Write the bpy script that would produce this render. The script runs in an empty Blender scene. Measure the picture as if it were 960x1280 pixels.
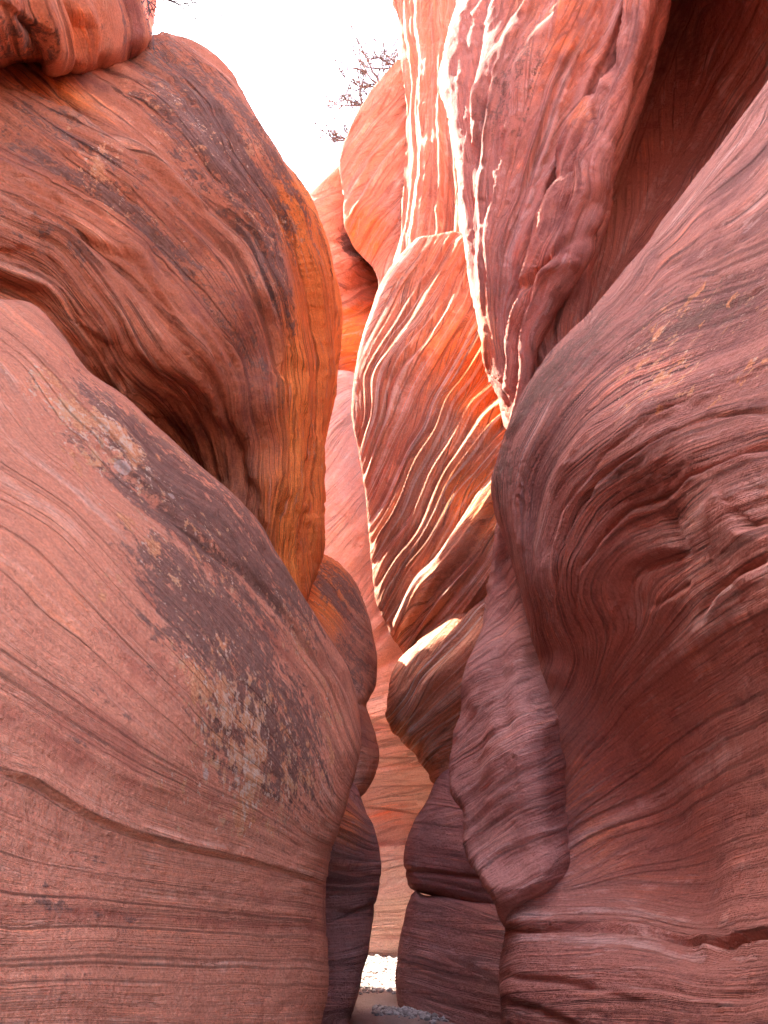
import bpy, math, random
import numpy as np

random.seed(7)
sc = bpy.context.scene
COL = sc.collection

# ------------------------------------------------------------------ camera
PITCH = math.radians(24.0)
FPX = 924.0                       # focal length in photo pixels (photo 960 x 1280)
CAMZ = 1.6
cp, sp = math.cos(PITCH), math.sin(PITCH)

cam_d = bpy.data.cameras.new("camera")
cam_d.sensor_fit = 'VERTICAL'
cam_d.sensor_height = 36.0
cam_d.lens = FPX / 1280.0 * 36.0
cam_d.clip_end = 2000
cam_d.clip_start = 0.05
cam = bpy.data.objects.new("camera", cam_d)
cam.location = (0, 0, CAMZ)
cam.rotation_euler = (math.radians(90) + PITCH, 0, 0)
COL.objects.link(cam)
sc.camera = cam


def to_world(u, v, Y):
    """measured bearing (photo u, v) and northing Y (metres) -> a point of the canyon"""
    a = (u - 480.0) / FPX
    b = (640.0 - v) / FPX
    k = Y / (cp - b * sp)
    return np.stack([a * k, Y + 0 * k, CAMZ + (sp + b * cp) * k], -1)


# ------------------------------------------------------------------ noise
def _hash(ix, iy, iz, seed):
    h = (ix.astype(np.int64) * 374761393 + iy.astype(np.int64) * 668265263 + iz.astype(np.int64) * 2147483647 + seed * 1274126177) & 0xFFFFFFFF
    h = ((h ^ (h >> 13)) * 1274126177) & 0xFFFFFFFF
    h = (h ^ (h >> 16)) & 0xFFFFFFFF
    h = (h * 2246822519) & 0xFFFFFFFF
    h = h ^ (h >> 15)
    return (h & 0xFFFFFF).astype(np.float64) / float(0xFFFFFF)


def vnoise(P, seed=0):
    """smooth value noise in -1..1, P: n x 3"""
    i = np.floor(P).astype(np.int64)
    f = P - i
    w = f * f * f * (f * (f * 6 - 15) + 10)
    out = 0
    for dx in (0, 1):
        wx = w[:, 0] if dx else 1 - w[:, 0]
        for dy in (0, 1):
            wy = w[:, 1] if dy else 1 - w[:, 1]
            for dz in (0, 1):
                wz = w[:, 2] if dz else 1 - w[:, 2]
                out = out + wx * wy * wz * _hash(i[:, 0] + dx, i[:, 1] + dy, i[:, 2] + dz, seed)
    return out * 2 - 1


def fbm(P, octaves=4, seed=0, gain=0.5):
    a, s, t = 1.0, 0, 0
    for k in range(octaves):
        s = s + a * vnoise(P * (2.03 ** k) + 17.3 * k, seed + k)
        t += a
        a *= gain
    return s / t


def n1(x, seed=0):
    z = np.zeros_like(x)
    return vnoise(np.stack([x, z + 0.5, z + 0.5], -1), seed)


# ------------------------------------------------------------------ interpolation
def tps(points, values, lam=0.0):
    p = np.asarray(points, float) / 300.0
    y = np.asarray(values, float)
    n = len(p)

    def ker(r2):
        return 0.5 * r2 * np.log(r2 + 1e-9)
    K = ker(((p[:, None] - p[None]) ** 2).sum(-1)) + lam * np.eye(n)
    A = np.zeros((n + 3, n + 3))
    A[:n, :n] = K
    Pm = np.c_[np.ones(n), p]
    A[:n, n:] = Pm
    A[n:, :n] = Pm.T
    c = np.linalg.solve(A, np.r_[y, 0, 0, 0])

    def f(u, v):
        out = np.empty(len(u))
        for s in range(0, len(u), 40000):
            q = np.c_[u[s:s + 40000], v[s:s + 40000]] / 300.0
            r2 = ((q[:, None] - p[None]) ** 2).sum(-1)
            out[s:s + 40000] = ker(r2) @ c[:n] + c[n] + q @ c[n + 1:]
        return out
    return f


def densify(line, step=30):
    out = []
    for (a, b) in zip(line[:-1], line[1:]):
        n = max(1, int(math.hypot(b[0] - a[0], b[1] - a[1]) / step))
        for i in range(n):
            t = i / n
            out.append((a[0] + (b[0] - a[0]) * t, a[1] + (b[1] - a[1]) * t))
    out.append(line[-1])
    return out


def smooth_closed(poly, step=6.0):
    """Catmull-Rom through a closed outline"""
    P = np.asarray(poly, float)
    n = len(P)
    out = []
    for i in range(n):
        p0, p1, p2, p3 = P[i - 1], P[i], P[(i + 1) % n], P[(i + 2) % n]
        d = math.hypot(*(p2 - p1))
        m = max(1, min(14, int(d / step)))
        l0 = max(1e-6, math.hypot(*(p1 - p0)))
        l2 = max(1e-6, math.hypot(*(p3 - p2)))
        m1 = (p2 - p0) * d / (l0 + d)
        m2 = (p3 - p1) * d / (l2 + d)
        for k in range(m):
            t = k / m
            t2, t3 = t * t, t * t * t
            out.append((2 * t3 - 3 * t2 + 1) * p1 + (t3 - 2 * t2 + t) * m1 + (-2 * t3 + 3 * t2) * p2 + (t3 - t2) * m2)
    return np.array(out)


def seg_dist(u, v, A, B, signed=False):
    """nearest point on segments A->B for each (u, v)"""
    n = len(u)
    D = np.empty(n)
    Q = np.empty((n, 2))
    SG = np.empty(n)
    AB = B - A
    L2 = (AB ** 2).sum(1) + 1e-12
    for s in range(0, n, 20000):
        p = np.c_[u[s:s + 20000], v[s:s + 20000]]
        dx = p[:, None, 0] - A[None, :, 0]
        dy = p[:, None, 1] - A[None, :, 1]
        t = np.clip((dx * AB[:, 0] + dy * AB[:, 1]) / L2, 0, 1)
        ex = dx - t * AB[:, 0]
        ey = dy - t * AB[:, 1]
        d2 = ex * ex + ey * ey
        j = d2.argmin(1)
        r = np.arange(len(p))
        D[s:s + 20000] = np.sqrt(d2[r, j])
        Q[s:s + 20000, 0] = A[j, 0] + t[r, j] * AB[j, 0]
        Q[s:s + 20000, 1] = A[j, 1] + t[r, j] * AB[j, 1]
        SG[s:s + 20000] = np.sign(AB[j, 0] * dy[r, j] - AB[j, 1] * dx[r, j])
    return D, Q, SG


def inside(u, v, poly):
    c = np.zeros(len(u), bool)
    n = len(poly)
    for i in range(n):
        (x1, y1), (x2, y2) = poly[i - 1], poly[i]
        if y1 == y2:
            continue
        m = ((y1 > v) != (y2 > v)) & (u < (x2 - x1) * (v - y1) / (y2 - y1) + x1)
        c ^= m
    return c


# ------------------------------------------------------------------ object helpers
def tag(o, label=None, cat=None, group=None, kind=None):
    if label: o["label"] = label
    if cat: o["category"] = cat
    if group: o["group"] = group
    if kind: o["kind"] = kind
    return o


def mesh_obj(name, verts, faces, mat, parent=None, origin=None, smooth=True):
    V = np.asarray(verts, float)
    if origin is None:
        lo, hi = V.min(0), V.max(0)
        origin = ((lo[0] + hi[0]) / 2, (lo[1] + hi[1]) / 2, lo[2])
    me = bpy.data.meshes.new(name)
    if isinstance(faces, np.ndarray):
        k = faces.shape[1]
        me.vertices.add(len(V))
        me.vertices.foreach_set("co", (V - np.array(origin)).astype(np.float32).ravel())
        me.loops.add(faces.size)
        me.loops.foreach_set("vertex_index", faces.astype(np.int32).ravel())
        me.polygons.add(len(faces))
        me.polygons.foreach_set("loop_start", (np.arange(len(faces)) * k).astype(np.int32))
        me.polygons.foreach_set("loop_total", np.full(len(faces), k, np.int32))
        me.update(calc_edges=True)
        me.validate()
    else:
        me.from_pydata([tuple(p) for p in (V - np.array(origin))], [], faces)
    me.polygons.foreach_set("use_smooth", np.full(len(me.polygons), smooth, bool))
    me.materials.append(mat)
    o = bpy.data.objects.new(name, me)
    COL.objects.link(o)
    o.location = origin
    if parent is not None:
        o.parent = parent
        o.location = tuple(np.array(origin) - np.array(parent.location))
    return o


# ------------------------------------------------------------------ materials
class NT:
    def __init__(self, name):
        self.m = bpy.data.materials.new(name)
        self.m.use_nodes = True
        self.t = self.m.node_tree
        self.t.nodes.clear()

    def n(self, kind, **kw):
        nd = self.t.nodes.new(kind)
        for k, v in kw.items():
            setattr(nd, k, v)
        return nd

    def link(self, a, b):
        self.t.links.new(a, b)

    def put(self, sock, val):
        if isinstance(val, bpy.types.NodeSocket):
            self.link(val, sock)
        else:
            sock.default_value = val

    def math(self, op, a, b=None, c=None, clamp=False):
        nd = self.n('ShaderNodeMath', operation=op, use_clamp=clamp)
        self.put(nd.inputs[0], a)
        if b is not None: self.put(nd.inputs[1], b)
        if c is not None: self.put(nd.inputs[2], c)
        return nd.outputs[0]

    def maprange(self, x, a, b, c=0.0, d=1.0, smooth=True):
        nd = self.n('ShaderNodeMapRange')
        if smooth: nd.interpolation_type = 'SMOOTHSTEP'
        self.put(nd.inputs[0], x)
        for i, q in enumerate((a, b, c, d)):
            nd.inputs[1 + i].default_value = q
        return nd.outputs[0]

    def noise(self, vec, scale, detail=4, rough=0.55, dist=0.0):
        nd = self.n('ShaderNodeTexNoise')
        self.put(nd.inputs['Vector'], vec)
        nd.inputs['Scale'].default_value = scale
        nd.inputs['Detail'].default_value = detail
        nd.inputs['Roughness'].default_value = rough
        nd.inputs['Distortion'].default_value = dist
        return nd.outputs['Fac']

    def mix(self, fac, a, b, blend='MIX'):
        nd = self.n('ShaderNodeMix', data_type='RGBA', blend_type=blend)
        self.put(nd.inputs[0], fac)
        for s, val in ((nd.inputs[6], a), (nd.inputs[7], b)):
            if isinstance(val, bpy.types.NodeSocket): self.link(val, s)
            else: s.default_value = (*val, 1) if len(val) == 3 else val
        return nd.outputs[2]

    def ramp(self, x, stops):
        nd = self.n('ShaderNodeValToRGB')
        cr = nd.color_ramp
        while len(cr.elements) < len(stops):
            cr.elements.new(0.5)
        for e, (p, c) in zip(cr.elements, stops):
            e.position = p
            e.color = (*c, 1)
        self.link(x, nd.inputs[0])
        return nd.outputs[0]

    def attr(self, name):
        nd = self.n('ShaderNodeAttribute', attribute_name=name)
        return nd.outputs['Fac']

    def combine(self, x, y, z):
        nd = self.n('ShaderNodeCombineXYZ')
        for s, q in zip(nd.inputs, (x, y, z)): self.put(s, q)
        return nd.outputs[0]


MAIN = (0.50, 0.205, 0.135)
PALE = (0.66, 0.36, 0.265)
DARK = (0.30, 0.105, 0.072)
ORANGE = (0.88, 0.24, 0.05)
VARNISH = (0.115, 0.056, 0.042)


def rock_material(name, main=MAIN, pale=PALE, dark=DARK, band=5.0, fine=30.0, along=0.5,
                  fine_amt=0.35, bump=0.02, grain=0.004, stain_amt=1.0, white=0.0, seed=0.0, lichen_on=False, cross=0.30, flake=0.45):
    t = NT(name)
    S = t.attr('strata')
    stain = t.attr('stain')
    lich = t.attr('lichen')
    orange = t.attr('orange')
    tc = t.n('ShaderNodeTexCoord').outputs['Object']
    sx = t.n('ShaderNodeSeparateXYZ')
    t.link(tc, sx.inputs[0])
    px, py, pz = sx.outputs
    px = t.math('ADD', px, seed)
    warp = t.noise(tc, 0.8, 1, 0.5)
    Sw = t.math('MULTIPLY_ADD', warp, 0.16, S)

    # sets of cross beds: within some beds the laminae dip at another angle and stop at the bed's boundary
    setn = t.noise(t.combine(t.math('MULTIPLY', Sw, 1.9), 3.3 + seed, t.math('MULTIPLY', px, 0.12)), 1.0, 1, 0.5)
    sel = t.math('SUBTRACT', t.maprange(setn, 0.535, 0.55, 0, 1), t.maprange(setn, 0.45, 0.465, 1, 0))
    Sl = t.math('MULTIPLY_ADD', sel, t.math('MULTIPLY', t.math('ADD', px, t.math('MULTIPLY', pz, 0.6)), cross), Sw)

    def lvec(freq, al):
        return t.combine(t.math('MULTIPLY', Sl, freq), t.math('MULTIPLY', px, al), t.math('MULTIPLY', t.math('ADD', pz, py), al))

    def svec(freq, al):
        return t.combine(t.math('MULTIPLY', Sw, freq), t.math('MULTIPLY', px, al), t.math('MULTIPLY', t.math('ADD', pz, py), al))
    b1 = t.noise(svec(band * 0.35, along * 0.35), 1.0, 2, 0.5)
    b2 = t.noise(svec(band * 1.3, along * 0.45), 1.0, 4, 0.62)
    fi = t.noise(lvec(fine, along * 0.55), 1.0, 3, 0.6)
    fi2 = t.noise(lvec(fine * 2.7, along * 1.4), 1.0, 2, 0.6)
    mott = t.noise(tc, 1.6, 6, 0.66)
    crust = t.noise(tc, 9.0, 6, 0.72)
    grn = t.noise(tc, 60.0, 3, 0.7)
    bb = t.math('MULTIPLY_ADD', b1, 0.55, t.math('MULTIPLY', b2, 0.45))
    bb = t.math('MULTIPLY_ADD', t.math('SUBTRACT', mott, 0.5), 0.55, bb)
    bb = t.math('MULTIPLY_ADD', t.math('SUBTRACT', crust, 0.5), 0.22, bb)
    col = t.ramp(bb, [(0.36, dark), (0.46, main), (0.56, main), (0.66, pale)])
    # orange tone in patches; on the left bulge and fin it paints bounced sunlight
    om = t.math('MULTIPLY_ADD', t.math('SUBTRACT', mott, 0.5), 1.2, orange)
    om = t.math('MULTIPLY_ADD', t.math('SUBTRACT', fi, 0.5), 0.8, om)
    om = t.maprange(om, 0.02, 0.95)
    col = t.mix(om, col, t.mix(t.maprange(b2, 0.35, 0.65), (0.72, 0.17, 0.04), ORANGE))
    # thin laminations: crisp dark partings that come and go along the bed
    show = t.maprange(t.math('MULTIPLY_ADD', crust, 0.35, t.math('MULTIPLY', mott, 0.65)), 0.40, 0.58, 0.12, 1.1)
    show = t.math('MULTIPLY', show, t.math('MULTIPLY_ADD', t.attr('smoothed'), -0.75, 1.0))
    part = t.maprange(fi, 0.36, 0.47, 1.0, 0.0)
    lite = t.maprange(fi, 0.56, 0.66, 0.0, 1.0)
    fv = t.math('MULTIPLY_ADD', part, -1.15 * fine_amt, 1.0)
    fv = t.math('MULTIPLY_ADD', lite, 0.55 * fine_amt, fv)
    fv = t.math('MULTIPLY_ADD', t.math('SUBTRACT', fi2, 0.5), 0.9 * fine_amt, fv)
    fv = t.math('MULTIPLY_ADD', t.math('SUBTRACT', fv, 1.0), show, 1.0)
    fc = t.combine(fv, fv, fv)
    col = t.mix(1.0, col, fc, 'MULTIPLY')
    if white > 0:      # pale calcite-rich laminae
        wn = t.noise(svec(band * 2.2, along * 0.4), 1.0, 3, 0.55)
        wm = t.math('MULTIPLY', t.maprange(wn, 0.55, 0.64), white)
        col = t.mix(wm, col, (0.76, 0.58, 0.46))
    # flaking: scabs of the outer skin, pulled out along the beds
    fl = t.noise(lvec(fine * 0.42, 2.6), 1.0, 4, 0.66)
    flk = t.maprange(fl, 0.60, 0.635)
    col = t.mix(t.math('MULTIPLY', flk, flake), col, pale)
    fld = t.math('MULTIPLY', t.maprange(fl, 0.40, 0.365, 0.0, 1.0), flake)
    col = t.mix(fld, col, dark)
    # desert varnish, in ragged streaks along the beds
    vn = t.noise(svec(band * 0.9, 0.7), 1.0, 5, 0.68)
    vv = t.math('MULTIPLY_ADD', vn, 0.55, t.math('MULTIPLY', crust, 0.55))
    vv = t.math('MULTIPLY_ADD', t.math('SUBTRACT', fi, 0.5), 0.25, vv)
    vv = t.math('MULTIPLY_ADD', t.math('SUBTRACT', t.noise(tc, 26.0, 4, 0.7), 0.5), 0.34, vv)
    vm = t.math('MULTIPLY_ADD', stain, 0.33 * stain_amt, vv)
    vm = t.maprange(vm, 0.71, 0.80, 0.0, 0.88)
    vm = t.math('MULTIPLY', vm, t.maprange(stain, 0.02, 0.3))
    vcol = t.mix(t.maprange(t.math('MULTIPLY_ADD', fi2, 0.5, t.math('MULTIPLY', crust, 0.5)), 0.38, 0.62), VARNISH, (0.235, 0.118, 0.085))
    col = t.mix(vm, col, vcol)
    # lichen: ragged crusts, orange to cream, in clusters
    if lichen_on:
        lmask = t.maprange(lich, 0.02, 0.25)
        for scale, thr, c1, c2 in ((4.5, 0.60, (0.56, 0.20, 0.09), (0.64, 0.29, 0.14)), (11.0, 0.615, (0.66, 0.37, 0.21), (0.56, 0.24, 0.11)), (23.0, 0.63, (0.68, 0.49, 0.36), (0.58, 0.34, 0.21))):
            ln = t.noise(tc, scale, 5, 0.68)
            lv = t.math('MULTIPLY_ADD', t.math('SUBTRACT', lich, 0.55), 0.12, ln)
            lv = t.math('MULTIPLY_ADD', t.math('SUBTRACT', mott, 0.5), 0.5, lv)
            lm = t.math('MULTIPLY', t.maprange(lv, thr, thr + 0.045, 0.0, 0.9), lmask)
            col = t.mix(lm, col, t.mix(t.maprange(grn, 0.35, 0.65), c1, c2))
        vo = t.n('ShaderNodeTexVoronoi')
        vo.inputs['Scale'].default_value = 6.0
        t.link(tc, vo.inputs['Vector'])
        sp_ = t.n('ShaderNodeSeparateColor')
        t.link(vo.outputs['Color'], sp_.inputs[0])
        size = t.math('MULTIPLY', t.math('SUBTRACT', t.math('MULTIPLY', sp_.outputs[0], lich), 0.64), 0.9)
        dd = t.math('MULTIPLY_ADD', t.math('SUBTRACT', crust, 0.5), 0.35, vo.outputs['Distance'])
        lm = t.math('MULTIPLY', t.maprange(t.math('SUBTRACT', size, dd), -0.02, 0.03, 0.0, 0.8), lmask)
        col = t.mix(lm, col, t.mix(t.maprange(grn, 0.4, 0.6), (0.62, 0.45, 0.36), (0.50, 0.30, 0.22)))
    # sand grain
    gv = t.maprange(grn, 0.3, 0.7, 0.86, 1.14)
    col = t.mix(1.0, col, t.combine(gv, gv, gv), 'MULTIPLY')

    bs = t.n('ShaderNodeBsdfPrincipled')
    t.link(col, bs.inputs['Base Color'])
    bs.inputs['Roughness'].default_value = 0.88
    bs.inputs['Specular IOR Level'].default_value = 0.18
    bp = t.n('ShaderNodeBump')
    bp.inputs['Strength'].default_value = 1.0
    bp.inputs['Distance'].default_value = bump
    hh = t.math('MULTIPLY_ADD', t.math('MULTIPLY', fi, show), 0.9, t.math('MULTIPLY', b2, 1.0))
    hh = t.math('MULTIPLY_ADD', fi2, 0.25, hh)
    hh = t.math('MULTIPLY_ADD', t.math('SUBTRACT', fld, flk), 0.35, hh)
    hh = t.math('MULTIPLY_ADD', crust, grain / 0.004 * 0.012 / bump, hh)
    hh = t.math('MULTIPLY_ADD', grn, 0.003 / bump, hh)
    t.link(hh, bp.inputs['Height'])
    t.link(bp.outputs[0], bs.inputs['Normal'])
    out = t.n('ShaderNodeOutputMaterial')
    t.link(bs.outputs[0], out.inputs[0])
    return t.m


def sand_material():
    t = NT("sand")
    tc = t.n('ShaderNodeTexCoord').outputs['Object']
    a = t.noise(tc, 3.0, 6, 0.6)
    g = t.noise(tc, 120.0, 4, 0.7)
    col = t.mix(t.maprange(a, 0.35, 0.65), (0.36, 0.235, 0.19), (0.46, 0.32, 0.26))
    col = t.mix(t.maprange(g, 0.35, 0.7, 0, 0.5), col, (0.25, 0.16, 0.13))
    bs = t.n('ShaderNodeBsdfPrincipled')
    t.link(col, bs.inputs['Base Color'])
    bs.inputs['Roughness'].default_value = 0.95
    bp = t.n('ShaderNodeBump')
    bp.inputs['Distance'].default_value = 0.02
    t.link(t.math('ADD', g, t.noise(tc, 18.0, 4, 0.6)), bp.inputs['Height'])
    t.link(bp.outputs[0], bs.inputs['Normal'])
    t.link(bs.outputs[0], t.n('ShaderNodeOutputMaterial').inputs[0])
    return t.m


def plain_material(name, c1, c2, scale=8.0, rough=0.9, rand=False):
    t = NT(name)
    tc = t.n('ShaderNodeTexCoord').outputs['Object']
    a = t.noise(tc, scale, 4, 0.6)
    if rand:
        gi = t.n('ShaderNodeNewGeometry')
        a = t.math('ADD', t.math('MULTIPLY', a, 0.4), t.math('MULTIPLY', gi.outputs['Random Per Island'], 0.6))
    col = t.mix(t.maprange(a, 0.25, 0.75), c1, c2)
    bs = t.n('ShaderNodeBsdfPrincipled')
    t.link(col, bs.inputs['Base Color'])
    bs.inputs['Roughness'].default_value = rough
    t.link(bs.outputs[0], t.n('ShaderNodeOutputMaterial').inputs[0])
    return t.m


# ------------------------------------------------------------------ rock masses
def axis(lo, hi, f0, f1, step, coarse):
    a = list(np.arange(max(lo, f0), min(hi, f1) + step, step))
    x = a[0]
    pre = []
    while x > lo - coarse:
        x -= coarse
        pre.append(x)
    x = a[-1]
    post = []
    while x < hi + coarse:
        x += coarse
        post.append(x)
    return np.array(pre[::-1] + a + post)


def blobs(lst, u, v, power=1.0):
    out = np.zeros(len(u))
    for (bu, bv, ru, rv, ang, amt) in lst:
        c, s = math.cos(math.radians(ang)), math.sin(math.radians(ang))
        x = ((u - bu) * c + (v - bv) * s) / ru
        y = (-(u - bu) * s + (v - bv) * c) / rv
        out = np.maximum(out, amt * np.exp(-(x * x + y * y) ** 1.5))
    return out


def rock(name, label, cat, outline, depth, roll, thick, strata, mat, beds=(), lump=(0.0, 1.0), creases=(), stain=(), lichen=(),
         orange=(), seed=1, step=2.5, skirt=False, group=None, pits=0.0, bed_mod=0.6, calm=(), edge_calm=0.55, scab=0.0, sharp_rim=False):
    R, Wd = roll
    poly = smooth_closed(outline)
    lo, hi = poly.min(0), poly.max(0)
    us = axis(lo[0] - 4, hi[0] + 4, -24, 984, step, 14)
    vs = axis(lo[1] - 4, hi[1] + 4, -24, 1304, step, 14)
    nu, nv = len(us), len(vs)
    U, V = np.meshgrid(us, vs)
    U, V = U.ravel(), V.ravel()
    A = poly
    B = np.roll(poly, -1, 0)
    D, Q, _ = seg_dist(U, V, A, B)
    ins = inside(U, V, poly)
    loc = np.full(len(U), step)
    loc[(U < -24) | (U > 984) | (V < -24) | (V > 1304)] = 14
    keep = ins & (D > 0.3 * loc)
    k2 = keep.reshape(nv, nu)
    nb = np.zeros_like(k2)
    for dy in (-1, 0, 1):
        for dx in (-1, 0, 1):
            nb |= np.roll(np.roll(k2, dy, 0), dx, 1)
    snap = nb.ravel() & ~keep
    U = np.where(snap, Q[:, 0], U)
    V = np.where(snap, Q[:, 1], V)
    D = np.where(snap, 0, D)
    used = keep | snap
    idx = -np.ones(len(U), int)
    idx[used] = np.arange(used.sum())
    u, v, d = U[used], V[used], D[used]
    kp = keep[used]
    # depth
    dp = np.array(depth, float)
    Yb = tps(dp[:, :2], dp[:, 2], 0.002)(u, v)
    s = np.clip(d / Wd, 0, 1)
    drop = R * (1 - np.sqrt(np.clip(1 - (1 - s) ** 2, 0, 1)))
    sb = np.clip(d / (Wd * 2.5), 0, 1)
    back = R + thick * np.sqrt(np.clip(1 - (1 - sb) ** 2, 0, 1))
    Yf, Yk = Yb + drop, Yb + back
    vv = np.minimum(v, 1300) if skirt else v
    Pf = to_world(u, vv, Yf)
    Pk = to_world(u, vv, Yk)
    if skirt:
        q = np.clip((v - 1300) / max(1.0, hi[1] - 1300 - 20), 0, 1)
        for P in (Pf, Pk):
            P[:, 2] = P[:, 2] * (1 - q) + np.minimum(P[:, 2], -0.25) * q
    nF = len(u)
    kidx = np.arange(nF)
    bidx = kidx.copy()
    nb_ = kp.sum()
    bidx[kp] = nF + np.arange(nb_)
    verts = np.r_[Pf, Pk[kp]]
    g = idx.reshape(nv, nu)
    kk = k2
    cell = kk[:-1, :-1] | kk[:-1, 1:] | kk[1:, :-1] | kk[1:, 1:]
    a, b, c, e = g[:-1, :-1][cell], g[:-1, 1:][cell], g[1:, 1:][cell], g[1:, :-1][cell]
    front = np.c_[a, e, c, b]           # normal towards the viewer side
    backf = np.c_[bidx[a], bidx[b], bidx[c], bidx[e]]
    # back face cells that have no interior vertex of their own would double the front: cell has >=1 kept, so fine
    faces = np.r_[front, backf]
    fu = np.r_[u, u[kp]]
    fv_ = np.r_[v, v[kp]]
    isback = np.r_[np.zeros(nF), np.ones(nb_)]
    # strata coordinate
    pts, vals = [], []
    for (sv, line) in strata:
        for p in densify(line, 45):
            pts.append(p)
            vals.append(sv)
    Sf = tps(pts, vals, 0.01)
    S = Sf(fu, fv_)
    gS = np.hypot(Sf(fu + 1.0, fv_) - S, Sf(fu, fv_ + 1.0) - S) * step * 1.3

    # normals
    def normals(Vt):
        fn = np.cross(Vt[faces[:, 2]] - Vt[faces[:, 0]], Vt[faces[:, 3]] - Vt[faces[:, 1]])
        N = np.zeros_like(Vt)
        for k in range(4):
            for ax in range(3):
                N[:, ax] += np.bincount(faces[:, k], fn[:, ax], minlength=len(Vt))
        return N / (np.linalg.norm(N, axis=1)[:, None] + 1e-12)
    N = normals(verts)
    h = np.zeros(len(verts))
    near = np.clip(np.r_[Yb, Yb[kp]] / 5.0, 0.35, 1.0)
    if lump[0] > 0:
        h += lump[0] * fbm(verts * lump[1] + seed * 3.7, 3, seed)
    Sw = S + 0.16 * n1(S * 1.7 + seed, seed + 5) + 0.10 * fbm(verts * 0.9 + 5.1, 2, seed + 9)
    de = np.r_[d, d[kp]]
    quiet = (1 - np.clip(blobs(calm, fu, fv_), 0, 1)) * (1 - edge_calm * np.exp(-(de / 12.0) ** 2))
    for bi, (freq, amp, sharp) in enumerate(beds):
        x0 = Sw * freq + 0.35 * n1(Sw * freq * 0.7, seed + 20 + bi)
        shape = 0
        for off in (-0.9, -0.45, 0.0, 0.45, 0.9):      # filtered to the mesh spacing
            x = x0 + off * gS * freq
            ci = np.floor(x)
            f = x - ci
            z = np.zeros_like(ci).astype(np.int64)
            ra = _hash(ci.astype(np.int64), z, z, seed + 31 + bi)
            # beds: rounded noses with a sharp re-entrant at the lower contact
            prof = np.clip(1 - np.abs(2 * f ** 0.75 - 1) ** sharp, 0, 1)
            shape = shape + ((0.35 + 0.9 * ra) * prof + 0.8 * (ra - 0.5) - 0.3) / 5
        fr = np.clip(0.5 + 0.9 * fbm(verts * 0.8 + bi * 7.7, 3, seed + 40 + bi), 0, 1)
        mod = (1 - bed_mod) + bed_mod * fr * 1.6
        h += quiet * near * amp * mod * shape
    for (line, w, dep, stp, fall) in creases:
        L = np.array(densify(line, 12), float)
        jit = np.array([n1(np.array([i * 0.35]), seed + 77)[0] for i in range(len(L))]) * min(3.0, w)
        L[:, 1] += jit
        dd, _, sg = seg_dist(fu, fv_, L[:-1], L[1:])
        # fade the ends of the crack
        e0 = np.hypot(fu - L[0, 0], fv_ - L[0, 1])
        e1 = np.hypot(fu - L[-1, 0], fv_ - L[-1, 1])
        endf = np.clip(np.minimum(e0, e1) / 25.0, 0, 1)
        h -= dep * np.exp(-(dd / w) ** 2) * (0.3 + 0.7 * endf)
        if stp:
            side = 0.5 - 0.5 * np.tanh(sg * dd / (0.6 * w))
            h += stp * side * np.exp(-dd / fall) * endf
    if scab:
        q = np.stack([S * 1.3, verts[:, 0] * 0.9, (verts[:, 2] + verts[:, 1]) * 0.9], -1)
        g_ = (fbm(q, 5, seed + 70, 0.55) + 1) * 3.2
        fr = g_ - np.floor(g_)
        h += quiet * near * scab * (np.floor(g_) + np.clip((fr - 0.5) * 6 + 0.5, 0, 1) - 3.2)
    if pits:
        h -= 0.6 * pits * np.clip(fbm(verts * 22.0, 2, seed + 61) - 0.3, 0, 1)
        h -= pits * np.clip(fbm(verts * 9.0, 3, seed + 60) - 0.25, 0, 1)
    h *= np.where(isback > 0, 0.5, 1.0)
    verts = verts + N * h[:, None]
    o = mesh_obj(name, verts, faces, mat)
    me = o.data
    if len(me.vertices) == len(verts):
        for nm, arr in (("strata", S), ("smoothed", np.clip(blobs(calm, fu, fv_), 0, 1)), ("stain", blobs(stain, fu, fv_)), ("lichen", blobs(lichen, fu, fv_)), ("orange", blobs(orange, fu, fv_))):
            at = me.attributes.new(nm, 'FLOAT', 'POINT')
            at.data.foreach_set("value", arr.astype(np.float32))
    else:
        print("VERT MISMATCH", name)
    if sharp_rim:      # a broken, not a worn, edge
        rim = np.zeros(len(verts), bool)
        rim[:nF] = ~kp
        ev = np.empty(len(me.edges) * 2, np.int32)
        me.edges.foreach_get("vertices", ev)
        ev = ev.reshape(-1, 2)
        at = me.attributes.new("sharp_edge", 'BOOLEAN', 'EDGE')
        at.data.foreach_set("value", rim[ev].all(1))
    tag(o, label, cat, group, 'thing')
    return o


ROCKCAT = "rock wall"

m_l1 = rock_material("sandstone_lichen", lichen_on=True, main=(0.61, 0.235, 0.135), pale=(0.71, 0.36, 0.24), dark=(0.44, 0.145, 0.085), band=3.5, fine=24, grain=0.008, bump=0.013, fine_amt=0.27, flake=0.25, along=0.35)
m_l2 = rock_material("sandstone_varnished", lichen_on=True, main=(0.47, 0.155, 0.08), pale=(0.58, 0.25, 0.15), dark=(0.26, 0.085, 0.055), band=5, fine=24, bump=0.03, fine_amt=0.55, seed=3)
m_l3 = rock_material("sandstone_red", main=(0.55, 0.19, 0.10), pale=(0.60, 0.26, 0.15), dark=(0.30, 0.10, 0.07), band=5, fine=16, bump=0.02, seed=5)
m_l4 = rock_material("sandstone_brown", main=(0.44, 0.17, 0.10), pale=(0.52, 0.26, 0.18), band=4, fine=20, bump=0.02, seed=7)
m_r1 = rock_material("sandstone_banded", lichen_on=True, main=(0.41, 0.165, 0.125), pale=(0.56, 0.32, 0.27), dark=(0.23, 0.09, 0.072), band=6, fine=34, flake=0.45, grain=0.007, bump=0.026, fine_amt=0.6, seed=9)
m_r2 = rock_material("sandstone_mauve", main=(0.45, 0.20, 0.16), pale=(0.56, 0.32, 0.27), dark=(0.28, 0.11, 0.085), band=5, fine=22, bump=0.02, seed=11)
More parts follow.
